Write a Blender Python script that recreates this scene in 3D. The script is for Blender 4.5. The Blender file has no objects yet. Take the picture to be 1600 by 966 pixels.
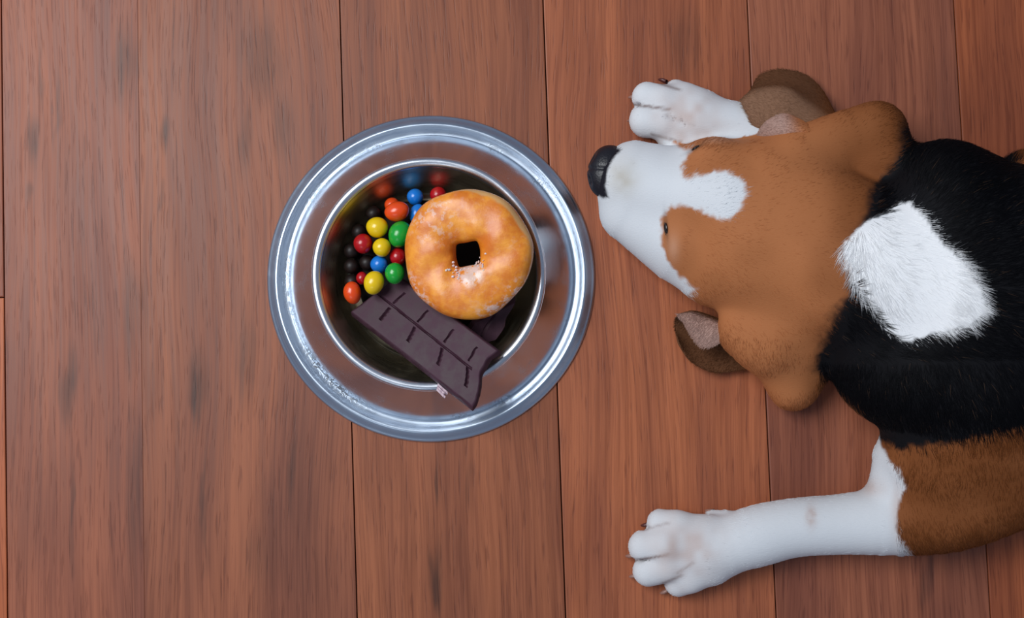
import bpy, bmesh, math, random
import numpy as np
from mathutils import Vector, Matrix

rng = np.random.default_rng(7)
random.seed(7)
C = bpy.context.scene

# ------------------------------------------------------------------ camera
F_PX, DIST, TILT = 1800.0, 0.90, math.radians(3.3)
CAM = np.array([0.0, -DIST * math.sin(TILT), DIST * math.cos(TILT)])
RX = np.array([1.0, 0, 0]); RY = np.array([0, math.cos(TILT), math.sin(TILT)])
RZ = np.array([0, -math.sin(TILT), math.cos(TILT)])
cam = bpy.data.cameras.new('camera'); cam_o = bpy.data.objects.new('camera', cam)
C.collection.objects.link(cam_o)
cam.sensor_width = 36.0; cam.lens = 36.0 * F_PX / 1600.0
cam.clip_start = 0.01
cam_o.location = CAM; cam_o.rotation_euler = (TILT, 0, 0)
C.camera = cam_o


def P(px, py, z=0.0):
    """point at height z (mm) that the photograph shows at px, py"""
    d = RX * (px - 800) + RY * (483 - py) - RZ * F_PX
    t = (z * 0.001 - CAM[2]) / d[2]
    return CAM + d * t


def proj(pts):
    v = pts - CAM
    x = v @ RX; y = v @ RY; w = -(v @ RZ)
    return 800 + F_PX * x / w, 483 - F_PX * y / w


# ------------------------------------------------------------------ light
world = bpy.data.worlds.new('world'); C.world = world; world.use_nodes = True
bg = world.node_tree.nodes['Background']
bg.inputs[0].default_value = (0.62, 0.74, 1.0, 1); bg.inputs[1].default_value = 0.25


def area_light(name, loc, target, sx, sy, power, col):
    l = bpy.data.lights.new(name, 'AREA'); l.shape = 'RECTANGLE'; l.size = sx; l.size_y = sy
    l.energy = power; l.color = col
    o = bpy.data.objects.new(name, l); C.collection.objects.link(o)
    o.location = loc
    o.rotation_euler = (Vector(target) - Vector(loc)).to_track_quat('-Z', 'Y').to_euler()
    return o


area_light('window_light', (-0.95, 0.45, 1.6), (0, 0, 0), 1.1, 0.9, 30, (0.96, 0.98, 1.0))
area_light('second_window_light', (-0.9, -1.9, 1.9), (0, 0, 0), 1.2, 0.8, 5, (0.86, 0.93, 1.0))
C.view_settings.view_transform = 'Standard'; C.view_settings.look = 'None'
C.view_settings.exposure = 0.0; C.view_settings.gamma = 1.0


# ------------------------------------------------------------------ helpers
def lin(r, g, b):
    f = lambda c: ((c / 255 + 0.055) / 1.055) ** 2.4 if c > 10 else c / 255 / 12.92
    return (f(r), f(g), f(b), 1.0)


def empty(name, loc):
    o = bpy.data.objects.new(name, None); C.collection.objects.link(o)
    o.location = loc; o.empty_display_size = 0.02
    return o


def put(name, me, mat, parent=None):
    o = bpy.data.objects.new(name, me); C.collection.objects.link(o)
    if mat: me.materials.append(mat)
    if parent:
        bpy.context.view_layer.update()
        o.parent = parent; o.matrix_parent_inverse = parent.matrix_world.inverted()
    return o


def tag(o, label=None, cat=None, group=None, kind=None):
    if label: o['label'] = label
    if cat: o['category'] = cat
    if group: o['group'] = group
    if kind: o['kind'] = kind
    return o


def mesh_np(name, verts, faces, smooth=True):
    me = bpy.data.meshes.new(name)
    me.from_pydata([tuple(v) for v in verts], [], [tuple(f) for f in faces])
    if smooth:
        me.polygons.foreach_set('use_smooth', [True] * len(me.polygons))
    me.update()
    return me


class Mat:
    def __init__(s, name):
        s.m = bpy.data.materials.new(name); s.m.use_nodes = True
        s.t = s.m.node_tree; s.b = s.t.nodes['Principled BSDF']

    def n(s, typ, **kw):
        nd = s.t.nodes.new(typ)
        for k, v in kw.items():
            if k.startswith('i_'):
                key = k[2:]; key = int(key) if key.isdigit() else key.replace('_', ' ')
                s.link_or_set(nd.inputs[key], v)
            else: setattr(nd, k, v)
        return nd

    def link_or_set(s, inp, v):
        if isinstance(v, bpy.types.NodeSocket): s.t.links.new(v, inp)
        else: inp.default_value = v

    def math(s, op, a, b=0.0, clamp=False):
        nd = s.n('ShaderNodeMath', operation=op, use_clamp=clamp)
        s.link_or_set(nd.inputs[0], a); s.link_or_set(nd.inputs[1], b)
        return nd.outputs[0]

    def vmath(s, op, a, b):
        nd = s.n('ShaderNodeVectorMath', operation=op)
        s.link_or_set(nd.inputs[0], a); s.link_or_set(nd.inputs[1], b)
        return nd.outputs[1] if op in ('LENGTH', 'DISTANCE', 'DOT_PRODUCT') else nd.outputs[0]

    def noise(s, vec, scale, detail=3, rough=0.5, dist=0.0):
        nd = s.n('ShaderNodeTexNoise')
        s.t.links.new(vec, nd.inputs['Vector'])
        nd.inputs['Scale'].default_value = scale; nd.inputs['Detail'].default_value = detail
        nd.inputs['Roughness'].default_value = rough; nd.inputs['Distortion'].default_value = dist
        return nd.outputs[0]

    def ramp(s, f, lo, hi, a=0.0, b=1.0):
        nd = s.n('ShaderNodeMapRange'); nd.interpolation_type = 'SMOOTHSTEP'
        s.link_or_set(nd.inputs[0], f)
        for i, v in zip((1, 2, 3, 4), (lo, hi, a, b)): nd.inputs[i].default_value = v
        return nd.outputs[0]

    def mix(s, f, a, b, mode='MIX'):
        nd = s.n('ShaderNodeMix', data_type='RGBA', blend_type=mode)
        s.link_or_set(nd.inputs[0], f); s.link_or_set(nd.inputs[6], a); s.link_or_set(nd.inputs[7], b)
        return nd.outputs[2]

    def scale(s, vec, xyz, rot=(0, 0, 0)):
        nd = s.n('ShaderNodeMapping'); s.t.links.new(vec, nd.inputs[0])
        nd.inputs['Scale'].default_value = xyz; nd.inputs['Rotation'].default_value = rot
        return nd.outputs[0]

    def bump(s, h, strength, dist):
        nd = s.n('ShaderNodeBump'); nd.inputs['Strength'].default_value = strength
        nd.inputs['Distance'].default_value = dist; s.t.links.new(h, nd.inputs['Height'])
        s.t.links.new(nd.outputs[0], s.b.inputs['Normal'])

    def set(s, **kw):
        for k, v in kw.items():
            s.link_or_set(s.b.inputs[k.replace('_', ' ')], v)
        return s.m


# ------------------------------------------------------------------ wooden floor
PLANK_ANGLE = math.radians(1.95)     # planks lean this much away from world y


def wood_material():
    m = Mat('laminate wood')
    geo = m.n('ShaderNodeNewGeometry').outputs['Position']
    info = m.n('ShaderNodeObjectInfo')
    pos = m.scale(geo, (1, 1, 1), (0, 0, -PLANK_ANGLE))
    seed = m.n('ShaderNodeCombineXYZ', i_2=m.math('MULTIPLY', info.outputs['Random'], 37.0)).outputs[0]
    off = m.vmath('ADD', pos, seed)
    # a slow warp makes the cathedral lines bend
    warp = m.noise(m.scale(off, (7, 2.2, 1)), 1.0, 2)
    wv = m.n('ShaderNodeCombineXYZ', i_0=m.math('MULTIPLY', m.math('SUBTRACT', warp, 0.5), 0.05)).outputs[0]
    woff = m.vmath('ADD', off, wv)
    broad = m.noise(m.scale(woff, (28, 2.6, 1)), 1.0, 3, 0.55)
    fine = m.noise(m.scale(woff, (230, 7, 1)), 1.0, 4, 0.6)
    fib = m.noise(m.scale(woff, (640, 9, 1)), 1.0, 2, 0.6)
    pores = m.noise(m.scale(woff, (620, 34, 1)), 1.0, 2, 0.5)
    cloud = m.noise(m.scale(off, (11, 5, 1)), 1.0, 3, 0.5)
    base = info.outputs['Color']
    dark = m.mix(1.0, base, (0.82, 0.78, 0.80, 1), 'MULTIPLY')
    light = m.mix(1.0, base, (1.20, 1.18, 1.08, 1), 'MULTIPLY')
    col = m.mix(m.ramp(broad, 0.32, 0.68), dark, light)
    col = m.mix(m.math('MULTIPLY', m.ramp(fine, 0.35, 0.62), 0.55), m.mix(1.0, col, (0.80, 0.74, 0.72, 1), 'MULTIPLY'), m.mix(1.0, col, (1.16, 1.12, 1.08, 1), 'MULTIPLY'))
    col = m.mix(m.math('MULTIPLY', m.ramp(cloud, 0.5, 0.72), 0.5), col, m.mix(1.0, col, (0.70, 0.70, 0.76, 1), 'MULTIPLY'))
    col = m.mix(m.math('MULTIPLY', m.ramp(fib, 0.46, 0.66), 0.55), col, m.mix(1.0, col, (0.66, 0.58, 0.58, 1), 'MULTIPLY'))
    pm = m.math('MULTIPLY', m.ramp(pores, 0.57, 0.70), 0.45)
    col = m.mix(pm, col, m.mix(1.0, col, (0.42, 0.34, 0.36, 1), 'MULTIPLY'))
    # printed knots and mineral streaks at their own places
    dn = m.n('ShaderNodeTexNoise'); m.t.links.new(m.scale(pos, (70, 18, 1)), dn.inputs['Vector']); dn.inputs['Scale'].default_value = 1.0
    dist = m.vmath('MULTIPLY', m.vmath('SUBTRACT', dn.outputs[1], (0.5, 0.5, 0.5)), (0.016, 0.04, 0))
    gp = m.vmath('ADD', geo, dist)
    total = None
    spots = [(50, 220, 11, 48, .9), (44, 302, 8, 16, .8), (106, 605, 15, 70, 1), (196, 100, 24, 70, .8), (206, 500, 22, 110, .6),
             (212, 760, 14, 150, .5), (258, 212, 9, 30, .9), (254, 300, 7, 16, .6), (310, 610, 14, 64, 1), (386, 560, 14, 90, .5), (412, 95, 36, 80, .7),
             (385, 215, 16, 60, .6), (440, 190, 22, 60, .45), (456, 740, 7, 70, .55), (683, 755, 5, 38, .9), (681, 905, 8, 62, .9), (320, 800, 4, 110, .6),
             (112, 790, 5, 110, .6), (736, 760, 6, 40, .4), (1075, 70, 34, 70, .5), (1450, 905, 9, 60, .7), (65, 120, 6, 60, .6), (90, 170, 5, 60, .5), (400, 880, 20, 60, .35)]
    for (px, py, hw, hh, st) in spots:
        c = P(px, py)
        v = m.vmath('SUBTRACT', gp, tuple(c))
        v = m.vmath('MULTIPLY', v, (2000.0 / hw, 2000.0 / hh, 0))
        f = m.ramp(m.vmath('LENGTH', v, (0, 0, 0)), 0.15, 1.35, st, 0.0)
        total = f if total is None else m.math('MAXIMUM', total, f)
    streak = m.ramp(fine, 0.35, 0.7, 1.0, 0.6)
    sm = m.math('MULTIPLY', total, streak)
    col = m.mix(m.math('MULTIPLY', sm, 0.95), col, m.mix(1.0, col, (0.27, 0.34, 0.46, 1), 'MULTIPLY'))
    rough = m.ramp(fine, 0.3, 0.7, 0.42, 0.52)
    h = m.math('SUBTRACT', m.math('MULTIPLY', fine, 0.5), m.math('MULTIPLY', pm, 1.0))
    m.bump(h, 0.35, 0.0004)
    return m.set(Base_Color=col, Roughness=rough, Specular_IOR_Level=0.35)


WOOD = wood_material()
sub = Mat('underlay').set(Base_Color=(0.03, 0.015, 0.012, 1), Roughness=0.9)


def add_plank(parent, a0, a1, b0, b1, bev, col):
    """a0->a1 left seam (bottom,top), b0->b1 right seam; top at z=0"""
    T = 0.008
    pts = [np.array(a0), np.array(b0), np.array(b1), np.array(a1)]
    c = sum(pts) / 4
    bm = bmesh.new()
    top = [bm.verts.new((*(p - c)[:2], 0)) for p in pts]
    low = [bm.verts.new((*(p - c)[:2], -T)) for p in pts]
    bm.faces.new(top); bm.faces.new(low[::-1])
    for i in range(4):
        j = (i + 1) % 4
        bm.faces.new((top[j], top[i], low[i], low[j]))
    te = [e for e in bm.edges if all(abs(v.co.z) < 1e-6 for v in e.verts)]
    bmesh.ops.bevel(bm, geom=te, offset=bev, segments=2, affect='EDGES', profile=0.6)
    bmesh.ops.recalc_face_normals(bm, faces=bm.faces)
    me = bpy.data.meshes.new('plank'); bm.to_mesh(me); bm.free()
    o = put('plank', me, WOOD, parent)
    o.location = (c[0], c[1], 0); o.color = col
    return o


bm = bmesh.new()
bmesh.ops.create_grid(bm, x_segments=1, y_segments=1, size=1.6)
me = bpy.data.meshes.new('floor'); bm.to_mesh(me); bm.free()
floor = put('floor', me, sub); floor.location.z = -0.0081
tag(floor, 'reddish brown wooden plank floor under the bowl and the dog', kind='structure')

seam_px = [(2, 12, .9), (215, 226, .12), (530.5, 558, .8), (848.5, 884, .8), (1167.5, 1213, .7), (1490, 1548, .7)]
seams = []
for (xt, xb, g) in seam_px:
    t, b = P(xt, 0), P(xb, 966)
    d = (t - b) / (t[1] - b[1])
    seams.append((b + d * (-1.5 - b[1]), b + d * (1.5 - b[1]), g))
w = 0.160
for k in range(1, 8):                        # on past the frame, same width
    s = seams[-1]; seams.append((s[0] + [w, 0, 0], s[1] + [w, 0, 0], .7))
for k in range(1, 9):
    s = seams[0]; seams.insert(0, (s[0] - [w, 0, 0], s[1] - [w, 0, 0], .7))
tones = [(150, 82, 64), (146, 83, 62), (140, 80, 63), (150, 84, 58), (128, 76, 58), (144, 76, 50)]
i0 = 8
for i in range(len(seams) - 1):
    L, R = seams[i], seams[i + 1]
    gl, gr = L[2] * 0.0005, R[2] * 0.0005
    k = i - i0
    if k == 0: tone = (153, 92, 68)
    elif k == 1: tone = (150, 91, 65)
    elif k == 2: tone = (155, 94, 65)
    elif k == 3: tone = (172, 103, 70)
    elif k == 4: tone = (154, 95, 72)
    elif k == 5: tone = (164, 93, 60)
    else: tone = tones[i % 6]
    # end joints: none inside the frame but one in the plank cut by the left edge
    if k == -1: cuts = [-1.5, P(2, 465)[1], 1.5]
    else: cuts = [-1.5, -0.55 - 0.35 * ((i * 7) % 3) / 3, 0.42 + 0.4 * ((i * 5) % 4) / 4, 1.5]
    for j in range(len(cuts) - 1):
        y0, y1 = cuts[j] + .0004, cuts[j + 1] - .0004
        f = lambda S, y: S[0] + (S[1] - S[0]) * (y + 1.5) / 3.0
        tn = tone if (j < 2 and k >= 0) else tones[(i + j * 2) % 6]
        if k >= 0 and k <= 5 and j == 1: tn = tone
        bev = 0.0009 if min(L[2], R[2]) > .3 else 0.0002
        if k == -1 and j == 0: tn = (190, 108, 66)
        add_plank(floor, f(L, y0) + [gl, 0, 0], f(L, y1) + [gl, 0, 0], f(R, y0) - [gr, 0, 0], f(R, y1) - [gr, 0, 0], bev, lin(*tn))


# ------------------------------------------------------------------ steel bowl
def lathe(name, prof, seg=192, wob=None):
    n = len(prof); V = []; Fc = []
    for s in range(seg):
        a = 2 * math.pi * s / seg
        for k, (r, z) in enumerate(prof):
            if wob: r, z = wob(r, z, a)
            V.append((r * math.cos(a), r * math.sin(a), z))
    for s in range(seg):
        t = (s + 1) % seg
        for k in range(n - 1):
            Fc.append((s * n + k, t * n + k, t * n + k + 1, s * n + k + 1))
    return mesh_np(name, V, Fc)


def smooth_profile(pts, n=5):
    pts = [np.array(p, float) for p in pts]
    out = []
    for i in range(len(pts) - 1):
        p0 = pts[max(i - 1, 0)]; p1 = pts[i]; p2 = pts[i + 1]; p3 = pts[min(i + 2, len(pts) - 1)]
        for k in range(n):
            t = k / n
            out.append(0.5 * ((2 * p1) + (-p0 + p2) * t + (2 * p0 - 5 * p1 + 4 * p2 - p3) * t * t + (-p0 + 3 * p1 - 3 * p2 + p3) * t ** 3))
    out.append(pts[-1])
    return [(p[0] * .001, p[1] * .001) for p in out]


def steel(name, rough, tint, dirt):
    m = Mat(name)
    oc = m.n('ShaderNodeTexCoord').outputs['Object']
    sep = m.n('ShaderNodeSeparateXYZ', i_0=oc)
    ang = m.math('ARCTAN2', sep.outputs[1], sep.outputs[0])
    rad = m.vmath('LENGTH', m.vmath('MULTIPLY', oc, (1, 1, 0)), (0, 0, 0))
    cv = m.n('ShaderNodeCombineXYZ', i_0=m.math('MULTIPLY', ang, 1.2), i_1=m.math('MULTIPLY', rad, 2600), i_2=m.math('MULTIPLY', sep.outputs[2], 2200)).outputs[0]
    brushed = m.noise(cv, 1.0, 2, 0.5)
    blot = m.noise(oc, 60, 4, 0.6)
    marks = m.noise(oc, 330, 3, 0.7, 0.6)
    rr = m.math('ADD', m.ramp(brushed, 0.3, 0.7, rough * .8, rough * 1.2), m.ramp(blot, .45, .75, 0, .10))
    col = m.mix(m.math('MULTIPLY', m.ramp(blot, 0.5, 0.8), 0.35), tint, tuple(c * .72 for c in tint[:3]) + (1,))
    met = 1.0
    if dirt:
        # dried smears where the foot was pressed onto the skirt
        near = m.math('MULTIPLY', m.ramp(rad, .1065, .1105), m.ramp(rad, .1125, .1165, 1, 0))
        big = m.math('MAXIMUM', m.ramp(m.vmath('DISTANCE', oc, (-.078, -.078, .005)), .012, .05, 1, 0), m.math('MULTIPLY', m.ramp(m.noise(oc, 22, 2), .52, .60), .5))
        sm = m.math('MULTIPLY', m.math('MULTIPLY', near, big), m.ramp(marks, .46, .56))
        col = m.mix(m.math('MULTIPLY', sm, .75), col, (0.10, 0.085, 0.08, 1))
        rr = m.math('ADD', rr, m.math('MULTIPLY', sm, 0.4))
        m.bump(m.math('ADD', m.math('MULTIPLY', brushed, .03), m.math('MULTIPLY', sm, 1.0)), 0.3, 0.0005)
    else:
        m.bump(brushed, 0.06, 0.0003)
    return m.set(Base_Color=col, Metallic=met, Roughness=rr)


ctr = P(673.5, 434, 0)
bowl = empty('pet_bowl', (ctr[0], ctr[1], 0))
tag(bowl, 'round stainless steel pet bowl with a wide sloping foot, standing on the planks', 'bowl')
ST_B = steel('steel basin', 0.34, (0.58, 0.51, 0.36, 1), False)
ST_R = steel('steel rim', 0.30, (0.72, 0.76, 0.82, 1), False)
ST_S = steel('steel skirt', 0.18, (0.70, 0.76, 0.84, 1), True)
ST_F = steel('steel foot', 0.33, (0.56, 0.65, 0.76, 1), True)
RIMZ = 40.0
ci = P(669.5, 427.5, RIMZ); off_in = (ci[0] - ctr[0], ci[1] - ctr[1])


def shift(r, z, a): return r, z


def bowl_part(name, prof, mat, up):
    me = lathe(name, prof)
    for v in me.vertices:                     # the basin leans a hair in its foot
        f = max(0.0, min(1.0, v.co.z / (RIMZ * .001)))
        v.co.x += off_in[0] * f; v.co.y += off_in[1] * f
    o = put(name, me, mat, None); o.parent = bowl
    return o


bowl_part('basin', smooth_profile([(0.01, 3.0), (30, 3.0), (56, 3.2), (64, 5.0), (68, 9.5), (73, 20), (78.2, 32), (80.7, 37.0), (81.6, 38.6)]), ST_B, 0)
bowl_part('rim', smooth_profile([(80.6, 36.5), (80.9, 38.0), (82.2, 39.6), (84.3, 40.6), (86.4, 40.2), (87.8, 38.6), (87.9, 36.6), (86.8, 35.2), (85.0, 35.4)], 6), ST_R, 0)
bowl_part('skirt', smooth_profile([(84.8, 36.6), (86.4, 36.4), (88.5, 34.0), (95, 26.0), (102, 17.4), (108, 10.0), (110.8, 6.4), (111.4, 5.0)], 5), ST_S, 0)
bowl_part('foot', smooth_profile([(110.4, 5.4), (112.0, 4.0), (115, 4.6), (118.0, 6.6), (119.8, 7.2), (121.6, 6.4), (125.2, 3.7), (127.0, 2.6), (128.0, 1.5), (127.9, 0.3), (126.6, 0.3), (125.5, 1.4)], 5), ST_F, 0)

# ------------------------------------------------------------------ what is in the bowl
def glossy(name, col, coat=0.5, rough=0.25, mott=0.12, sss=0.0):
    m = Mat(name)
    oc = m.n('ShaderNodeTexCoord').outputs['Object']
    nz = m.noise(oc, 220, 3, .5)
    c = m.mix(m.ramp(nz, .35, .65, 0, mott), col, tuple(min(1, x * 1.5 + .02) for x in col[:3]) + (1,))
    m.bump(m.noise(oc, 500, 2), 0.08, 0.0004)
    return m.set(Base_Color=c, Roughness=rough, Coat_Weight=coat, Coat_Roughness=0.18, Specular_IOR_Level=0.4)


CANDY = {'red': glossy('red shell', lin(176, 12, 22)), 'orange': glossy('orange shell', lin(232, 74, 16)), 'yellow': glossy('yellow shell', lin(236, 196, 10)),
         'green': glossy('green shell', lin(18, 158, 48)), 'blue': glossy('blue shell', lin(18, 120, 214)), 'brown': glossy('brown shell', lin(24, 11, 8), .05, .5, .05)}


def candy_mesh():
    bm = bmesh.new(); bmesh.ops.create_icosphere(bm, subdivisions=4, radius=1.0)
    for v in bm.verts:
        x, y, z = v.co
        k = 1 + 0.03 * math.sin(2.1 * x + 1) + 0.025 * math.sin(2.7 * y + 2 * z) + .03 * x
        v.co *= k
    me = bpy.data.meshes.new('candy'); bm.to_mesh(me); bm.free()
    me.polygons.foreach_set('use_smooth', [True] * len(me.polygons))
    return me


cm = {k: candy_mesh() for k in CANDY}
for k in CANDY: cm[k].materials.append(CANDY[k])
first = {}


def candy(px, py, z, rx, ry, rot, kind, label, group='shell coated candies in the bowl'):
    if kind in first: o = first[kind].copy()
    else: o = bpy.data.objects.new('candy', cm[kind]); first[kind] = o
    C.collection.objects.link(o)
    p = P(px, py, z); k = 0.0005 * (1 - z / 900)
    o.location = p; o.scale = (rx * k, ry * k, min(rx, ry) * k * .95)
    o.rotation_euler = (random.uniform(-.15, .15), random.uniform(-.15, .15), math.radians(rot))
    o['label'] = label; o['category'] = 'candy'; o['group'] = group
    return o


candy(619.5, 331, 29, 20, 15.5, 12, 'orange', 'oval orange candy at the top of the pile, beside the small blue one')
candy(588.5, 355.5, 27, 17.5, 16, -10, 'yellow', 'yellow candy below and left of the topmost orange candy')
candy(651, 334, 22, 12, 15.5, -20, 'blue', 'blue candy touching the upper left edge of the doughnut')
candy(624, 366, 29, 18, 21, -22, 'green', 'large green candy against the left edge of the doughnut')
candy(566.5, 381, 24, 15, 15.5, 0, 'red', 'red candy left of the two stacked yellow candies')
candy(596, 387, 30, 14.5, 14.5, 0, 'yellow', 'smallest yellow candy in the middle of the pile')
candy(621, 401.5, 24, 13, 14, 0, 'red', 'red candy between the two green candies by the doughnut')
candy(592, 413.5, 22.5, 14, 13.5, 20, 'blue', 'blue candy above the lowest yellow candy')
candy(616, 427.5, 36, 15.5, 16.5, 0, 'green', 'green candy at the top end of the chocolate bar')
candy(583.5, 442, 34, 16, 18.5, -15, 'yellow', 'lowest yellow candy, on the end of the chocolate bar')
candy(550, 458, 25.5, 14, 17.5, 8, 'orange', 'reddish orange candy lowest on the left, beside the chocolate bar')
candy(565, 435, 20, 9, 10, 0, 'red', 'red candy mostly hidden behind the lowest yellow candy')
dk = [(583, 334, 14.8, 'dark brown candy above the upper yellow one, by the back wall'), (561, 363, 14.8, 'dark brown candy directly above the left red candy'),
      (549, 417, 14.8, 'dark brown candy above the lowest orange candy'), (573, 411, 14.8, 'dark brown candy left of the lower blue candy'),
      (549, 393, 14.8, 'dark brown candy at the left wall, lower left of the red one'), (550, 441, 14.8, 'dark brown candy half under the lowest orange candy')]
for (a, b, z, lb) in dk:
    candy(a, b, z, 12, 12, random.uniform(0, 90), 'brown', lb, 'dark brown candies at the bottom of the bowl')
candy(612, 321, 15, 12, 12, 0, 'orange', 'orange candy added for a wall reflection, deep at the back above the topmost orange one')  # added low in the bowl, stands in for an orange reflection on the wall
candy(648, 308, 15, 13, 13, 0, 'blue', 'blue candy added for a reflection in the back wall behind the doughnut')  # added likewise for the blurred blue reflection
candy(684, 305, 15, 13, 13, 0, 'red', 'red candy added for a reflection in the back wall above the doughnut')  # added likewise for the blurred red reflection

CHOC = Mat('dark chocolate')
oc = CHOC.n('ShaderNodeTexCoord').outputs['Object']
cn = CHOC.noise(oc, 90, 5, .65); cn2 = CHOC.noise(oc, 900, 2)
CHOC.bump(CHOC.math('ADD', cn, CHOC.math('MULTIPLY', cn2, .3)), .15, .0004)
CHOC_M = CHOC.set(Base_Color=CHOC.mix(CHOC.ramp(cn, .3, .7), lin(58, 33, 43), lin(74, 46, 60)), Roughness=CHOC.ramp(cn, .35, .7, .5, .65), Specular_IOR_Level=.3)
DARK = Mat('dark bowl filler').set(Base_Color=lin(16, 9, 8), Roughness=.6, Specular_IOR_Level=.15)  # near black colour standing in for the shade deep in the bowl


def patch_slab(name, A, B, Cc, D, th, ns, nt, depth, edge, mat):
    """A/B left end (top,bottom edge), Cc/D right end; a slab with a worked top face"""
    A, B, Cc, D = [np.array(x) for x in (A, B, Cc, D)]
    nrm = np.cross(Cc - A, A - B); nrm /= np.linalg.norm(nrm)
    if nrm[2] < 0: nrm = -nrm
    V = []; Fc = []
    for lay in (0, 1):
        for i in range(ns + 1):
            for j in range(nt + 1):
                s, t = i / ns, j / nt
                s2 = s * (1 + edge(t))
                p = (A * (1 - t) + B * t) * (1 - s2) + (Cc * (1 - t) + D * t) * s2
                if lay == 0:
                    e = min(t, 1 - t) * 42; e2 = min(s, 1 - s) * 90
                    rd = 1.2 * max(0, 1 - e / 1.4) ** 2 + 1.0 * max(0, 1 - e2 / 1.2) ** 2
                    p = p - nrm * .001 * (depth(s, t) + rd)
                else: p = p - nrm * .001 * th + (B - A) / np.linalg.norm(B - A) * (t - .5) * .003
                V.append(p)
    N = (ns + 1) * (nt + 1); ix = lambda i, j, l: l * N + i * (nt + 1) + j
    for i in range(ns):
        for j in range(nt):
            Fc.append((ix(i, j, 0), ix(i, j + 1, 0), ix(i + 1, j + 1, 0), ix(i + 1, j, 0)))
            Fc.append((ix(i, j, 1), ix(i + 1, j, 1), ix(i + 1, j + 1, 1), ix(i, j + 1, 1)))
    for i in range(ns):
        Fc.append((ix(i, 0, 0), ix(i + 1, 0, 0), ix(i + 1, 0, 1), ix(i, 0, 1)))
        Fc.append((ix(i, nt, 0), ix(i, nt, 1), ix(i + 1, nt, 1), ix(i + 1, nt, 0)))
    for j in range(nt):
        Fc.append((ix(0, j, 0), ix(0, j, 1), ix(0, j + 1, 1), ix(0, j + 1, 0)))
        Fc.append((ix(ns, j, 0), ix(ns, j + 1, 0), ix(ns, j + 1, 1), ix(ns, j, 1)))
    ce = np.mean(V, axis=0)
    me = mesh_np(name, np.array(V) - ce, Fc)
    bm = bmesh.new(); bm.from_mesh(me); bmesh.ops.recalc_face_normals(bm, faces=bm.faces); bm.to_mesh(me); bm.free()
    me.set_sharp_from_angle(angle=math.radians(50))
    o = put(name, me, mat); o.location = ce
    return o


def groove(d, w): return max(0.0, 1 - (d / w) ** 2) if abs(d) < w else 0.0


def bar_depth(s, t):
    L, W = 108.0, 42.0
    d = 0.0
    if .0 < s < .93: d = max(d, 2.0 * groove((t - .46 - .05 * s) * W, .85))
    for c in (.16, .40, .655, .885):
        if .17 < t < .43: d = max(d, 2.0 * groove((s - c - (t - .5) * .02) * L, .95))
        if .53 < t < .80: d = max(d, 2.6 * groove((s - c - .004 - (t - .5) * .05) * L, 1.4))
    d += .12 * math.sin(9 * s + 4 * t) * math.sin(7 * t)
    return d


bar = patch_slab('chocolate_bar', P(622, 431, 22), P(547, 487, 22), P(778, 547, 60), P(738, 637, 59), 7.5, 260, 110, bar_depth,
                 lambda t: -.05 * max(0, math.sin(math.pi * min(1, t * 1.35))) + .004 * math.sin(23 * t), CHOC_M)
tag(bar, 'dark chocolate bar scored into squares, leaning out over the bowl rim', 'chocolate')
fl = patch_slab('bloom_fleck', P(683, 602, 49), P(682, 607, 49), P(698, 615, 50), P(694, 619, 50), 1.2, 8, 5, lambda s, t: .3 * math.sin(12 * s), lambda t: .1 * math.sin(9 * t), Mat('pale bloom').set(Base_Color=lin(190, 165, 175), Roughness=.35))
fl.parent = bar; fl.matrix_parent_inverse = Matrix.Translation(-bar.location)
pc = patch_slab('chocolate_piece', P(742, 505, 30), P(705, 555, 19), P(806, 470, 34), P(778, 532, 26), 8, 30, 24, lambda s, t: 1.2 * groove((s - .5) * 40, 2), lambda t: .03 * math.sin(11 * t), CHOC_M)
tag(pc, 'broken dark chocolate piece half hidden under the doughnut, right of the bar', 'chocolate')


def round_slab(name, px, py, z, r, th, mat, sq=0.0, seed=1):
    rg = random.Random(seed); ph = [rg.uniform(0, 6.28) for _ in range(4)]
    V = []; Fc = []; S = 72; prof = [(0, 1, 0), (.5, 1, 0), (.9, 1, 0), (.97, .93, 0), (1, .7, 0), (1, .3, 0), (.97, .05, 0), (.0, 0, 0)]
    for i in range(S):
        a = 2 * math.pi * i / S
        k = 1 + .03 * math.sin(3 * a + ph[0]) + .02 * math.sin(7 * a + ph[1])
        for (q, zz, _) in prof:
            V.append((max(q, .001) * r * k * math.cos(a), max(q, .001) * r * k * math.sin(a), zz * th + .4 * math.sin(5 * q + a) * (q > .01) * (zz > .5)))
    n = len(prof)
    for i in range(S):
        j = (i + 1) % S
        for k in range(n - 1): Fc.append((i * n + k, j * n + k, j * n + k + 1, i * n + k + 1))
    me = mesh_np(name, np.array(V) * .001, Fc)
    o = put(name, me, mat); o.location = P(px, py, z)
    return o


sl = round_slab('dark_disc', 671, 428, 3.8, 59, 4.6, DARK)  # added disc that gives the bottom of the bowl its dark shade
tag(sl, 'added near black disc standing in for the shade on the bottom of the bowl', 'chocolate')

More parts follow.
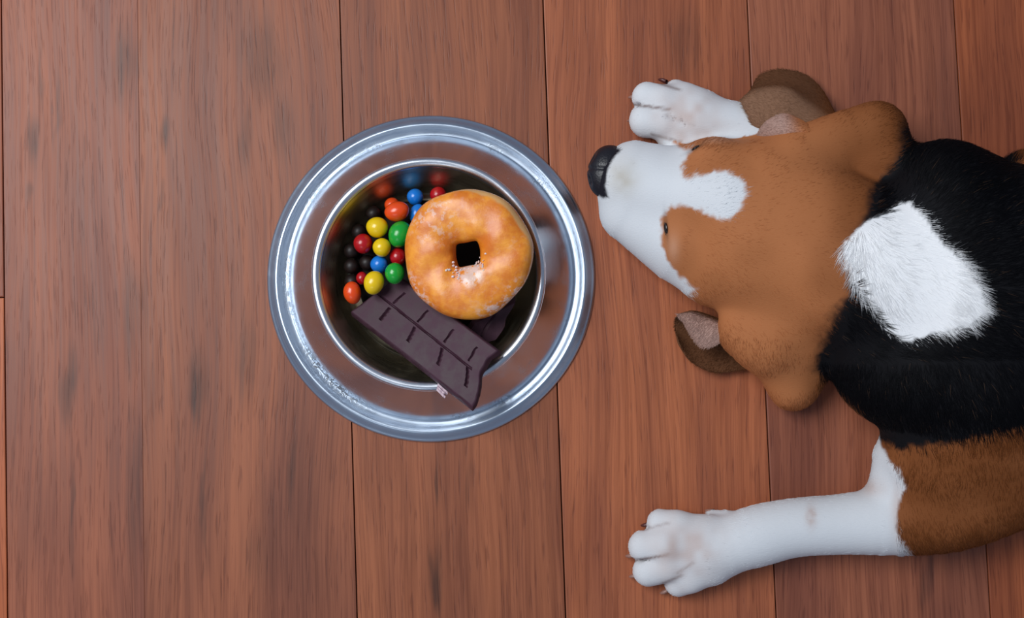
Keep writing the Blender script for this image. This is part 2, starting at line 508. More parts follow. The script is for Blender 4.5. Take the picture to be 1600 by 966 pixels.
# --- doughnut
DO = Mat('fried dough')
oc = DO.n('ShaderNodeTexCoord').outputs['Object']
sp = DO.n('ShaderNodeSeparateXYZ', i_0=oc)
n1 = DO.noise(oc, 70, 5, .6); n2 = DO.noise(oc, 190, 4, .7); n3 = DO.noise(oc, 38, 3, .6, .4)
crust = DO.mix(DO.ramp(n1, .35, .7), lin(222, 118, 24), lin(250, 162, 50))
hgt = DO.math('ADD', DO.math('SUBTRACT', sp.outputs[2], DO.math('MULTIPLY', DO.math('MAXIMUM', DO.math('ADD', sp.outputs[0], sp.outputs[1]), 0), .15)), DO.math('MULTIPLY', DO.math('SUBTRACT', n1, .5), .006))
band = DO.math('MULTIPLY', DO.ramp(hgt, -.008, -.0045), DO.ramp(hgt, -.0005, .002, 1, 0))
rad = DO.vmath('LENGTH', DO.vmath('MULTIPLY', oc, (1, 1, 0)), (0, 0, 0))
outer = DO.ramp(rad, .036, .041)
col = DO.mix(DO.math('MULTIPLY', DO.math('MULTIPLY', band, outer), .85), crust, lin(222, 178, 118))
# glaze flakes: more on the upper left and around the lower rim
gl = DO.math('MULTIPLY', DO.ramp(n2, .50, .66), DO.ramp(n3, .46, .60))
edge = DO.math('MULTIPLY', DO.ramp(rad, .036, .045), DO.ramp(n2, .46, .60))
lowr = DO.ramp(DO.vmath('DISTANCE', oc, (.028, -.037, .004)), .012, .030, 1, 0)
lowl = DO.ramp(DO.vmath('DISTANCE', oc, (-.034, -.026, .004)), .008, .024, 1, 0)
upl = DO.ramp(DO.vmath('DISTANCE', oc, (-.024, .026, .012)), .006, .028, 1, 0)
hole = DO.math('MULTIPLY', DO.ramp(DO.vmath('DISTANCE', oc, (.004, -.016, .008)), .007, .014, 1, 0), DO.ramp(n2, .36, .50))
fr = DO.math('MAXIMUM', DO.math('MULTIPLY', gl, .16), DO.math('MULTIPLY', edge, DO.math('MAXIMUM', lowr, DO.math('MULTIPLY', lowl, .8))))
fr = DO.math('MAXIMUM', fr, DO.math('MULTIPLY', DO.math('MULTIPLY', upl, DO.ramp(n2, .50, .62)), .6))
fr = DO.math('MAXIMUM', fr, DO.math('MULTIPLY', hole, .95))
col = DO.mix(DO.math('MULTIPLY', fr, .8), col, lin(236, 214, 206))
DO.bump(DO.math('ADD', DO.math('MULTIPLY', n1, 1.0), DO.math('MULTIPLY', n2, .5)), .5, .0012)
DO_M = DO.set(Base_Color=col, Roughness=DO.ramp(fr, 0, .7, .45, .3), Coat_Weight=.35, Coat_Roughness=.25)
V = []; Fc = []; S, T = 160, 72
for i in range(S):
    a = 2 * math.pi * i / S
    ca, sa = math.cos(a), math.sin(a)
    ro = 48.0 * (1 + .012 * math.sin(3 * a + .6) + .012 * math.sin(5 * a + 2) + .006 * math.sin(9 * a))
    sq = (abs(ca) ** 4 + abs(sa) ** 4) ** .25
    a2 = a - .12; sq = (abs(math.cos(a2)) ** 6 + abs(math.sin(a2)) ** 6) ** (1 / 6)
    ri = 9.0 / sq * (1 + .06 * math.sin(2 * a + 1))
    rc = (ro + ri) / 2; rt = (ro - ri) / 2
    for j in range(T):
        b = 2 * math.pi * j / T
        cb, sb = math.cos(b), math.sin(b)
        # inner wall steeper than the outer
        r = rc + rt * np.sign(cb) * abs(cb) ** (.8 if cb < 0 else .9)
        z = (14.5 if sb > 0 else 13) * np.sign(sb) * abs(sb) ** .72
        z += .7 * math.sin(3 * a + 2 * cb) * (sb > 0) + .5 * math.sin(7 * a + 3 * b)
        if sb > -.3 and cb > .8: r -= .8 * (cb - .8) * 5 * max(0, 1 - abs(sb + .15) * 4)
        V.append((r * ca, r * sa, z))
for i in range(S):
    for j in range(T):
        k = (i + 1) % S; l = (j + 1) % T
        Fc.append((i * T + j, k * T + j, k * T + l, i * T + l))
dn = put('doughnut', mesh_np('doughnut', np.array(V) * .001, Fc), DO_M)
dn.location = P(731.5, 397, 54)
dn.rotation_euler = (math.radians(5), math.radians(-9), 0)
tag(dn, 'golden glazed ring doughnut with a square hole, on the chocolate and candies', 'doughnut')
# loose sugar glaze crusted in the lower edge of the hole
bm = bmesh.new()
for k in range(70):
    a = random.gauss(-1.35, .55); r = 9.5 + abs(random.gauss(4.5, 3.0))
    tt = (r - 9.3) / 39.7 * 2 - 1
    z = 14.5 * max(0.05, 1 - abs(tt) ** 2.5) ** .36 - .25
    s = random.uniform(.5, 1.1)
    M = Matrix.Translation((r * math.cos(a) * .001, r * math.sin(a) * .001, (z - .1) * .001)) @ Matrix.Rotation(random.uniform(0, 3), 4, (1, .3, .8)) @ Matrix.Diagonal((s * .0012, s * .001, s * .0007, 1))
    bmesh.ops.create_icosphere(bm, subdivisions=1, radius=1, matrix=M)
me = bpy.data.meshes.new('sugar_glaze'); bm.to_mesh(me); bm.free()
g = put('sugar_glaze', me, Mat('sugar').set(Base_Color=lin(232, 214, 212), Roughness=.3, Subsurface_Weight=.3, Subsurface_Scale=.002)); g.parent = dn
g['kind'] = 'stuff'; g['label'] = 'white sugar crust at the lower edge of the hole'


# ------------------------------------------------------------------ the dog
H = 0.002
G0 = np.array([0.045, -0.262, -0.004]); G1 = np.array([0.80, 0.215, 0.152])
dims = np.ceil((G1 - G0) / H).astype(int)
D = np.full(dims, 0.06, np.float32)
LAB = np.zeros(dims, np.int8)
xs = [(G0[a] + H * np.arange(dims[a])).astype(np.float32) for a in range(3)]
BODY, HEAD, LEGU, LEGL = 0, 1, 2, 3


def blend(lo, hi, fn, k, lab):
    i0 = np.maximum(((lo - .024 - G0) / H).astype(int), 0); i1 = np.minimum(((hi + .024 - G0) / H).astype(int) + 1, dims)
    if np.any(i1 <= i0): return
    sl = tuple(slice(i0[a], i1[a]) for a in range(3))
    X, Y, Z = xs[0][sl[0]][:, None, None], xs[1][sl[1]][None, :, None], xs[2][sl[2]][None, None, :]
    d = fn(X, Y, Z).astype(np.float32)
    a = D[sl]
    LAB[sl][d < a] = lab
    h = np.maximum(k - np.abs(a - d), 0) / k
    D[sl] = np.minimum(a, d) - h * h * k * .25


def catmull(pts, n):
    pts = np.asarray(pts, float); out = []
    for i in range(len(pts) - 1):
        p0 = pts[max(i - 1, 0)]; p1 = pts[i]; p2 = pts[i + 1]; p3 = pts[min(i + 2, len(pts) - 1)]
        for k in range(n):
            t = k / n
            out.append(.5 * (2 * p1 + (p2 - p0) * t + (2 * p0 - 5 * p1 + 4 * p2 - p3) * t * t + (3 * p1 - p0 - 3 * p2 + p3) * t ** 3))
    out.append(pts[-1]); return np.array(out)


def chain(nodes, lab, k=.010, sz=1.0):
    """tapering limb through the nodes; one smooth surface without swollen joints"""
    pts = [P(*n[:3]) for n in nodes]; rad = [n[3] * .001 for n in nodes]
    lo = np.min([p - r for p, r in zip(pts, rad)], 0); hi = np.max([p + r for p, r in zip(pts, rad)], 0)
    def fn(X, Y, Z):
        out = None
        for a, b, ra, rb in zip(pts, pts[1:], rad, rad[1:]):
            ab = b - a
            t = np.clip(((X - a[0]) * ab[0] + (Y - a[1]) * ab[1] + (Z - a[2]) * ab[2]) / (ab @ ab), 0, 1)
            d = np.sqrt((X - a[0] - t * ab[0]) ** 2 + (Y - a[1] - t * ab[1]) ** 2 + (Z - a[2] - t * ab[2]) ** 2) - (ra + t * (rb - ra))
            out = d if out is None else np.minimum(out, d)
        return out
    blend(lo, hi, fn, k, lab)


def cone(n0, n1, lab, k=.010, sz=1.0): chain([n0, n1], lab, k)


def smooth_limb(nodes, n=4):
    return [tuple(q) for q in catmull(nodes, n)]


def ell(px, py, z, rx, ry, rz, lab, k=.014, rot=0):
    c = P(px, py, z); f = .0005 * (1 - z / 900); r = np.array([rx * f, ry * f, rz * .001])
    m = max(r[0], r[1]); ca, sa = math.cos(math.radians(rot)), math.sin(math.radians(rot))
    def fn(X, Y, Z):
        u, v, w_ = X - c[0], Y - c[1], Z - c[2]
        if rot: u, v = u * ca + v * sa, -u * sa + v * ca
        k0 = np.sqrt((u / r[0]) ** 2 + (v / r[1]) ** 2 + (w_ / r[2]) ** 2) + 1e-6
        k1 = np.sqrt((u / r[0] ** 2) ** 2 + (v / r[1] ** 2) ** 2 + (w_ / r[2] ** 2) ** 2) + 1e-6
        return k0 * (k0 - 1) / k1
    blend(c - [m, m, r[2]], c + [m, m, r[2]], fn, k, lab)


# trunk
ell(1525, 452, 60, 180, 205, 66, BODY, .02)
ell(1720, 458, 64, 230, 190, 64, BODY, .03)
ell(1960, 456, 60, 190, 205, 64, BODY, .03)
ell(1470, 320, 58, 82, 98, 52, BODY, .02)          # far shoulder
ell(1425, 590, 52, 85, 88, 52, BODY, .02)          # near shoulder
ell(1520, 620, 55, 120, 95, 55, BODY, .02)
ell(1370, 430, 58, 95, 125, 50, BODY, .02)
ell(1362, 560, 40, 62, 75, 36, BODY, .02)
ell(1625, 268, 30, 60, 36, 28, BODY, .015)         # far elbow
# near foreleg
chain(smooth_limb([(1110, 862, 17, 19), (1175, 840, 18, 22.8), (1240, 825, 20, 21.9), (1320, 819, 22, 22.6), (1400, 812, 26, 26.5), (1480, 792, 32, 33), (1560, 752, 38, 38), (1640, 712, 42, 38)]), LEGL, .012)
ell(1455, 715, 38, 76, 88, 38, LEGL, .016)
ell(1540, 690, 48, 120, 90, 46, LEGL, .02)
chain([(1390, 715, 26, 11), (1393, 760, 24, 16)], LEGL, .012)
ell(1108, 858, 16, 55, 50, 16, LEGL, .008)
# far foreleg
chain(smooth_limb([(1095, 190, 17, 19.5), (1155, 203, 19, 21), (1250, 230, 22, 23), (1400, 280, 30, 30), (1470, 310, 38, 34)]), LEGU, .012)
ell(1085, 185, 16, 50, 48, 15.5, LEGU, .008)
# hind quarters, past the frame
ell(1960, 300, 48, 120, 90, 48, BODY, .02); ell(1960, 620, 48, 120, 90, 48, BODY, .02)
chain([(2040, 690, 14, 16), (1850, 715, 12, 14), (1800, 718, 12, 16)], BODY, .01)
chain([(2040, 215, 14, 16), (1850, 195, 12, 14), (1800, 192, 12, 16)], BODY, .01)
chain([(2090, 455, 40, 18), (2180, 500, 22, 12), (2240, 560, 14, 9), (2270, 630, 10, 6)], BODY, .012)
# head
ell(1205, 352, 46, 132, 136, 43, HEAD, .02)
ell(1300, 400, 54, 105, 128, 44, HEAD, .02)
ell(1120, 300, 38, 75, 70, 32, HEAD, .016)
ell(1120, 412, 30, 70, 68, 30, HEAD, .016, rot=-38)
ell(1112, 247, 44, 36, 30, 18, HEAD, .010)          # far brow
ell(1072, 372, 42, 34, 42, 15, HEAD, .010)         # near brow
chain([(992, 270, 24, 24.5), (1080, 298, 28, 31)], HEAD, .014)
chain([(986, 330, 21, 24.5), (1062, 372, 22, 33.5)], HEAD, .014)
chain([(972, 284, 32, 18), (1060, 305, 44, 18), (1140, 315, 58, 22)], HEAD, .014)
# ear roots
chain([(1250, 235, 52, 17), (1320, 215, 50, 20), (1368, 207, 48, 19)], HEAD, .016)
chain([(1368, 207, 48, 19), (1378, 245, 50, 16)], HEAD, .016)
ell(1214, 515, 33, 76, 68, 24, HEAD, .022)
chain([(1190, 535, 28, 15), (1238, 604, 16, 14.0)], HEAD, .020)
chain([(1258, 545, 26, 14), (1240, 602, 16, 14)], HEAD, .020)
chain([(1150, 520, 36, 12), (1200, 530, 36, 18)], HEAD, .014)
# toes: small blends keep the clefts
for (t0, t1, lb_, ks) in [((1090, 168, 17, 12), (1056, 141, 9, 8.5), LEGU, .0050), ((1080, 172, 16, 13), (1011, 152, 11, 12.0), LEGU, .0040),
                  ((1085, 196, 15, 12.5), (1011, 188, 11.5, 14.0), LEGU, .0012), ((1090, 215, 14, 11), (1048, 217, 9, 10), LEGU, .0060),
                  ((1100, 832, 17, 12), (1032, 817, 10, 10.5), LEGL, .0060), ((1095, 850, 18, 13), (1007, 854, 12, 12.5), LEGL, .0060),
                  ((1095, 873, 17, 12), (1013, 892, 11, 12.0), LEGL, .0012), ((1110, 888, 15, 12), (1060, 910, 9.5, 11), LEGL, .0040)]:
    m = tuple((np.array(t0) * .4 + np.array(t1) * .6) + [0, 0, 3, 0])
    cone(t0, m, lb_, .007); cone(m, t1, lb_, ks)
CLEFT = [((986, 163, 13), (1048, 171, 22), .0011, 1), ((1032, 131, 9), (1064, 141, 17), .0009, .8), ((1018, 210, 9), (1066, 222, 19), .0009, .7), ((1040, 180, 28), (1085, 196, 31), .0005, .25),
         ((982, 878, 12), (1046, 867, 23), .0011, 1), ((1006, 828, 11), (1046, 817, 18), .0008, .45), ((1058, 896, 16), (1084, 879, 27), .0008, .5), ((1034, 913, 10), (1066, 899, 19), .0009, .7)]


def carve(a, b, r):
    a, b = P(*a), P(*b); lo = np.minimum(a, b) - .008; hi = np.maximum(a, b) + .008
    i0 = np.maximum(((lo - G0) / H).astype(int), 0); i1 = np.minimum(((hi - G0) / H).astype(int) + 1, dims)
    sl = tuple(slice(i0[q], i1[q]) for q in range(3))
    X, Y, Z = xs[0][sl[0]][:, None, None], xs[1][sl[1]][None, :, None], xs[2][sl[2]][None, None, :]
    ab = b - a; t = np.clip(((X - a[0]) * ab[0] + (Y - a[1]) * ab[1] + (Z - a[2]) * ab[2]) / (ab @ ab), 0, 1)
    d = r * (1.6 - t * .5) - np.sqrt((X - a[0] - t * ab[0]) ** 2 + (Y - a[1] - t * ab[1]) ** 2 + ((Z - a[2] - t * ab[2]) * .5) ** 2)
    k = .0015; h = np.maximum(k - np.abs(D[sl] - d), 0) / k
    D[sl] = np.maximum(D[sl], d) + h * h * k * .25


for (a_, b_, r_, _) in CLEFT: carve(a_, b_, r_)
cone((1135, 806, 10, 4.0), (1112, 801, 8, 2.4), LEGL, .006)   # dew claw pad
# flat where it lies on the floor
zz = xs[2][None, None, :]
D = np.maximum(D, (0.0006 - zz))


def surface_nets(D):
    s = D < 0
    nx, ny, nz = D.shape
    cnt = np.zeros((nx - 1, ny - 1, nz - 1), np.int8)
    for a in (0, 1):
        for b in (0, 1):
            for c in (0, 1):
                cnt += s[a:nx - 1 + a, b:ny - 1 + b, c:nz - 1 + c]
    I = np.argwhere((cnt > 0) & (cnt < 8))
    idx = np.full(cnt.shape, -1, np.int32); idx[tuple(I.T)] = np.arange(len(I))
    acc = np.zeros((len(I), 3)); num = np.zeros(len(I))
    cor = [(a, b, c) for a in (0, 1) for b in (0, 1) for c in (0, 1)]
    val = {c: D[I[:, 0] + c[0], I[:, 1] + c[1], I[:, 2] + c[2]] for c in cor}
    for c in cor:
        for ax in range(3):
            if c[ax] == 0:
                e = list(c); e[ax] = 1; e = tuple(e)
                v0, v1 = val[c], val[e]
                m = (v0 < 0) != (v1 < 0)
                t = np.where(m, v0 / np.where(m, v0 - v1, 1), 0)
                p = np.tile(np.array(c, float), (len(I), 1)); p[:, ax] = t
                acc[m] += p[m]; num[m] += 1
    V = (I + acc / num[:, None]) * H + G0
    Fs = []
    for ax in range(3):
        b, c = (ax + 1) % 3, (ax + 2) % 3
        s0 = np.take(s, range(0, D.shape[ax] - 1), ax); s1 = np.take(s, range(1, D.shape[ax]), ax)
        E = np.argwhere(s0 != s1)
        E = E[(E[:, b] > 0) & (E[:, c] > 0)]
        E = E[(E[:, b] < cnt.shape[b]) & (E[:, c] < cnt.shape[c])]
        inside = s[tuple(E.T)]
        q = []
        for db, dc in ((0, 0), (1, 0), (1, 1), (0, 1)):
            e = E.copy(); e[:, b] -= db; e[:, c] -= dc; q.append(idx[tuple(e.T)])
        q = np.stack(q, 1); q[~inside] = q[~inside][:, ::-1]
        Fs.append(q)
    return V, np.concatenate(Fs)


GX = np.gradient(D, H)


def sample(A, p):
    i = np.clip(np.round((p - G0) / H).astype(int), 0, dims - 1)
    return A[tuple(i.T)]


def trilin(A, p):
    f = (p - G0) / H; i = np.clip(np.floor(f).astype(int), 0, dims - 2); f = f - i
    out = 0
    for a in (0, 1):
        for b in (0, 1):
            for c in (0, 1):
                w_ = (f[:, 0] if a else 1 - f[:, 0]) * (f[:, 1] if b else 1 - f[:, 1]) * (f[:, 2] if c else 1 - f[:, 2])
                out = out + w_ * A[i[:, 0] + a, i[:, 1] + b, i[:, 2] + c]
    return out


# ---- coat: where the hair grows white, tan or black
def poly_sd(px, py, poly):
    poly = np.array(poly, float); d = np.full(px.shape, 1e9); ins = np.zeros(px.shape, bool)
    for (x0, y0), (x1, y1) in zip(poly, np.roll(poly, -1, 0)):
        ex, ey = x1 - x0, y1 - y0
        t = np.clip(((px - x0) * ex + (py - y0) * ey) / (ex * ex + ey * ey), 0, 1)
        d = np.minimum(d, np.hypot(px - x0 - t * ex, py - y0 - t * ey))
        c = ((y0 > py) != (y1 > py)) & (px < (x1 - x0) * (py - y0) / (y1 - y0 + 1e-9) + x0)
        ins ^= c
    return np.where(ins, -d, d)


def vnoise(x, y, sc, seed):
    r = np.random.default_rng(seed); T = r.random((64, 64))
    x = x / sc; y = y / sc; i = np.floor(x).astype(int); j = np.floor(y).astype(int); f = x - i; g_ = y - j
    f = f * f * (3 - 2 * f); g_ = g_ * g_ * (3 - 2 * g_)
    t = lambda a, b: T[a % 64, b % 64]
    return (t(i, j) * (1 - f) + t(i + 1, j) * f) * (1 - g_) + (t(i, j + 1) * (1 - f) + t(i + 1, j + 1) * f) * g_ - .5


FACE = [(880, 180), (1000, 195), (1078, 236), (1066, 258), (1070, 276), (1100, 270), (1135, 266), (1158, 280), (1170, 300), (1160, 322), (1138, 344), (1108, 338), (1072, 321),
        (1048, 322), (1034, 342), (1035, 385), (1050, 420), (1088, 452), (1060, 480), (860, 420)]
BLACK = [(1408, 195), (1480, 190), (1560, 220), (1600, 262), (1700, 250), (2330, 270), (2330, 660), (1640, 668), (1560, 672), (1480, 692), (1410, 702), (1362, 690), (1325, 620), (1270, 580),
         (1286, 530), (1292, 505), (1312, 478), (1330, 455), (1322, 405), (1330, 370), (1355, 330), (1362, 285), (1392, 262), (1405, 225)]
PATCH = [(1316, 378), (1345, 352), (1385, 335), (1400, 318), (1422, 316), (1440, 332), (1462, 362), (1490, 396), (1515, 425), (1534, 455), (1543, 488), (1515, 508), (1465, 522), (1412, 534), (1385, 515),
         (1358, 482), (1335, 440), (1322, 405)]
LEGW = [(900, 700), (1330, 640), (1372, 680), (1385, 712), (1404, 735), (1414, 760), (1402, 790), (1404, 835), (1430, 885), (1400, 960), (900, 960)]
cW = np.array([.70, .725, .75]); cT = np.array([.44, .160, .058]); cT2 = np.array([.20, .062, .016]); cB = np.array([.0020, .0020, .0034]); cP = np.array([.53, .41, .37])


def ss(x, a, b):
    t = np.clip((x - a) / (b - a), 0, 1); return t * t * (3 - 2 * t)


def coat(p, nz, lab, jit=0.0):
    px, py = proj(p)
    n = vnoise(px, py, 9, 1) * 9 + vnoise(px, py, 4, 2) * 5 + vnoise(px, py, 22, 8) * 6
    j = rng.normal(0, 1, len(px)) * jit
    tan = cT + (cT2 - cT) * np.clip(ss(px, 1210, 1400) + .35 * vnoise(px, py, 40, 3), 0, 1)[:, None]
    col = tan.copy()
    white = ss(-(poly_sd(px, py, FACE) + n * .7 + j * 2.0), -3, 4) * (lab == HEAD)
    white = np.maximum(white, ss(-(poly_sd(px, py, LEGW) + n * .5 + j * 1.5), -3, 3) * (lab == LEGL))
    white = np.maximum(white, ss(1245 - px, -4, 4) * (lab == LEGU))
    under = (ss(-nz, .45, .75) * (p[:, 2] < .06)) * (lab == BODY)
    white = np.maximum(white, under)
    sf = np.where(lab == HEAD, 2.2, 1.0); black = ss(-(poly_sd(px, py, BLACK) + n * 1.1 + j * 4) / sf, -5, 6) * ((lab == BODY) | (lab == HEAD) | (lab == LEGL)) * (1 - under)
    black *= np.where((lab == LEGL) & (py > 712), 0, 1)
    col = col * (1 - black[:, None]) + cB * black[:, None]
    pt = ss(-(poly_sd(px, py, PATCH) + n * .6 + j * 1.5), -2, 3) * (p[:, 2] > .05)
    white = np.maximum(white, pt)
    W = cW + (np.array([.91, .92, .93]) - cW) * pt[:, None]
    # thin coat: pink skin and a little soiling show on the feet and by the nose
    paw = np.maximum(np.exp(-(((px - 1072) / 52) ** 2 + ((py - 188) / 50) ** 2)), np.exp(-(((px - 1068) / 52) ** 2 + ((py - 860) / 52) ** 2)))
    paw = np.maximum(paw, .7 * np.exp(-(((px - 1360) / 26) ** 2 + ((py - 762) / 14) ** 2)))
    paw = np.clip(paw * (.75 + .7 * vnoise(px, py, 14, 5)), 0, 1) * .9 * (lab >= LEGU)
    spot = np.exp(-(((px - 1268) / 8) ** 2 + ((py - 808) / 17) ** 2)); spot = np.clip(spot * (1.1 + 1.2 * vnoise(px, py, 6, 6)), 0, 1) * .7
    rimp = np.exp(-(((px - 1402) / 9) ** 2 + ((py - 800) / 45) ** 2)) * .6 * (lab == LEGL)
    paw = np.maximum(paw, np.maximum(spot, rimp))
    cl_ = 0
    for (a_, b_, r_, w_) in CLEFT:                       # darker lines in the coat along the clefts
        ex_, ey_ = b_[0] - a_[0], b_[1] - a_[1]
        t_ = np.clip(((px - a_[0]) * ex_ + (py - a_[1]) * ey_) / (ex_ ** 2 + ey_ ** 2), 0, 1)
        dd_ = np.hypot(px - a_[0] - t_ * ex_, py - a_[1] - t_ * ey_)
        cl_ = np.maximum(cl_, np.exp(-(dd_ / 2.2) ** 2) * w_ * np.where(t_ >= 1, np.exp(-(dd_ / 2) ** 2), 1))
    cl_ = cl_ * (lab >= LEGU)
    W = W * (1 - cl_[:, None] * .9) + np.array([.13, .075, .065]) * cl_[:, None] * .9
    nosed = (.55 + .4 * vnoise(px, py, 11, 9)) * np.exp(-(((px - 974) / 22) ** 2 + ((py - 276) / 28) ** 2)) * (lab == HEAD)
    W = W * (1 - paw[:, None]) + cP * paw[:, None]
    W = W * (1 - nosed[:, None]) + np.array([.42, .36, .26]) * nosed[:, None]
    col = col * (1 - white[:, None]) + W * white[:, None]
    # black rim of the nose leather running into the coat
    nk = np.maximum(poly_sd(px, py, [(925, 225), (955, 228), (974, 233), (966, 241), (956, 252), (948, 270), (946, 290), (952, 309), (942, 312), (925, 300)]) + n * .25, -6)
    nk = ss(-nk, -1.5, 2.5) * (lab == HEAD)
    col = col * (1 - nk[:, None]) + np.array([.011, .010, .016]) * nk[:, None]
    # dark rims along the closed eyes
    for (ex, ey, hw, hh, ro_) in ((1041, 356, 22, 3.2, 84), (1088, 231, 18, 3, -28)):
        c_, s_ = math.cos(math.radians(ro_)), math.sin(math.radians(ro_))
        a_ = ((px - ex) * c_ + (py - ey) * s_) / hw; b_ = (-(px - ex) * s_ + (py - ey) * c_) / hh
        e_ = np.exp(-(a_ ** 2 + b_ ** 2)) * .75 * (lab == HEAD)
        col = col * (1 - e_[:, None]) + np.array([.05, .025, .015]) * e_[:, None]
    # pale lids
    lid = np.maximum(np.exp(-(((px - 1052) / 9) ** 2 + ((py - 388) / 22) ** 2)), np.exp(-(((px - 1118) / 22) ** 2 + ((py - 217) / 7) ** 2))) * .45 * (lab == HEAD) * (1 - white)
    col = col * (1 - lid[:, None]) + np.array([.62, .36, .24]) * lid[:, None]
    return col, white, black, pt, px, py


V, Q = surface_nets(D)
nrm = np.stack([trilin(GX[a], V) for a in range(3)], 1); nrm /= np.linalg.norm(nrm, axis=1, keepdims=True) + 1e-9
lab = sample(LAB, V)
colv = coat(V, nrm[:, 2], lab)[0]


def coat_material(name, rough=.75):
    m = Mat(name)
    at = m.n('ShaderNodeAttribute', attribute_name='coat')
    oc = m.n('ShaderNodeTexCoord').outputs['Object']
    nz = m.noise(m.scale(oc, (300, 1500, 900)), 1.0, 3)
    m.bump(nz, .25, .0008)
    return m.set(Base_Color=at.outputs['Color'], Roughness=rough, Specular_IOR_Level=.2)


SKIN = coat_material('dog coat')


def set_coat(me, col):
    a = me.color_attributes.new('coat', 'FLOAT_COLOR', 'POINT')
    a.data.foreach_set('color', np.concatenate([col, np.ones((len(col), 1))], 1).astype(np.float32).ravel())


dog = empty('dog', tuple(P(1400, 450, 0)))
tag(dog, 'tricolour beagle puppy lying on its belly with its white muzzle beside the bowl', 'dog')
me = bpy.data.meshes.new('body')
me.vertices.add(len(V)); me.vertices.foreach_set('co', V.astype(np.float32).ravel())
me.loops.add(len(Q) * 4); me.loops.foreach_set('vertex_index', Q.astype(np.int32).ravel())
me.polygons.add(len(Q)); me.polygons.foreach_set('loop_start', np.arange(0, len(Q) * 4, 4, dtype=np.int32))
me.update(); me.validate()
me.polygons.foreach_set('use_smooth', [True] * len(me.polygons))
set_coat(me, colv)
body = put('body', me, SKIN, dog)
md = body.modifiers.new('relax', 'SMOOTH'); md.factor = .5; md.iterations = 3

# ---- fur
FUR = Mat('fur')
at = FUR.n('ShaderNodeAttribute', attribute_name='coat')
FUR_M = FUR.set(Base_Color=at.outputs['Color'], Roughness=.55, Specular_IOR_Level=.16)
tr = FUR.n('ShaderNodeBsdfTranslucent', i_0=at.outputs['Color'])
mx = FUR.n('ShaderNodeMixShader', i_0=.08, i_1=FUR.b.outputs[0], i_2=tr.outputs[0])
FUR.t.links.new(mx.outputs[0], FUR.t.nodes['Material Output'].inputs[0])


def make_fur(name, root, direc, length, col, parent, radius, curl=.35, npt=4):
    N = len(root)
    cu = bpy.data.hair_curves.new(name); cu.add_curves([npt] * N)
    pts = np.zeros((N, npt, 3), np.float32)
    for k in range(npt):
        t = k / (npt - 1)
        pts[:, k] = root + direc[0] * (length * t)[:, None] + direc[1] * (length * t * t * curl)[:, None]
    pts[:, :, 2] = np.maximum(pts[:, :, 2], .0006)
    cu.attributes['position'].data.foreach_set('vector', pts.ravel())
    ra = cu.attributes.get('radius') or cu.attributes.new('radius', 'FLOAT', 'POINT')
    prof = np.array([1, .9, .65, .12] if npt == 4 else np.linspace(1, .1, npt))
    ra.data.foreach_set('value', (np.asarray(radius)[:, None] * prof[None, :]).astype(np.float32).ravel())
    ca = cu.attributes.new('coat', 'FLOAT_COLOR', 'CURVE')
    ca.data.foreach_set('color', np.concatenate([col, np.ones((N, 1))], 1).astype(np.float32).ravel())
    cu.materials.append(FUR_M)
    o = bpy.data.objects.new(name, cu); C.collection.objects.link(o)
    bpy.context.view_layer.update()
    o.parent = parent; o.matrix_parent_inverse = parent.matrix_world.inverted()
    o['kind'] = 'stuff'
    return o


tri = np.concatenate([Q[:, [0, 1, 2]], Q[:, [0, 2, 3]]])
fc = V[tri].mean(1)
area = np.linalg.norm(np.cross(V[tri[:, 1]] - V[tri[:, 0]], V[tri[:, 2]] - V[tri[:, 0]]), axis=1) / 2
fn_z = nrm[tri].mean(1)[:, 2]
wgt = area * np.where(fn_z > -.35, 1, .12) * np.where(fc[:, 0] > .43, .25, 1.0)
fpx, fpy = proj(fc)
wgt = wgt * (1 + 1.2 * (poly_sd(fpx, fpy, PATCH) < 5))
NH = 330000
pick = rng.choice(len(tri), NH, p=wgt / wgt.sum())
u = rng.random((NH, 2)); fl_ = u.sum(1) > 1; u[fl_] = 1 - u[fl_]
T3 = V[tri[pick]]
root = T3[:, 0] + u[:, :1] * (T3[:, 1] - T3[:, 0]) + u[:, 1:] * (T3[:, 2] - T3[:, 0])
N3 = np.stack([trilin(GX[a], root) for a in range(3)], 1); N3 /= np.linalg.norm(N3, axis=1, keepdims=True) + 1e-9
root = root - N3 * .0006
hl = sample(LAB, root)
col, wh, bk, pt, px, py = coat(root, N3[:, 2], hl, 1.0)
# growth direction, nose to tail, down the legs
ax = np.zeros((NH, 3)); ax[:, 0] = 1.0
ax[:, 1] = np.where(hl == BODY, -np.sign(py - 450) * 0.25, 0)
ax[:, 2] = -.25
hd = hl == HEAD
ax[hd, 1] = -(py[hd] - 320) / 260.0
lg = ((hl == LEGL) & (px < 1400)) | ((hl == LEGU))
ax[lg] = [-1, 0, -.2]
sh = (hl == LEGL) & (px >= 1400); ax[sh] = [.3, -1, -.4]
ear = hd & (py > 520); ax[ear] = [.25, -1, -.3]
ed = (hl == BODY) & (py > 560); ax[ed] = [.45, -1, -.5]
eu = (hl == BODY) & (py < 330); ax[eu] = [1, .45, -.3]
pm_ = pt > .3
vx, vy = px - 1395, py - 425
vl = np.hypot(vx, vy) + 1e-6
ax[pm_, 0] = np.clip((vx[pm_] + 55) / 70, -.9, 1.2); ax[pm_, 1] = -.6 - vy[pm_] / 220; ax[pm_, 2] = 0
ax /= np.linalg.norm(ax, axis=1, keepdims=True)
ax += rng.normal(0, .16, (NH, 3)) + (np.stack([vnoise(px, py, 18, 11), vnoise(px, py, 18, 12), 0 * px], 1)) * .55
tg = ax - N3 * (ax * N3).sum(1, keepdims=True); tg /= np.linalg.norm(tg, axis=1, keepdims=True) + 1e-9
up = rng.uniform(.16, .33, NH) - .06 * pm_
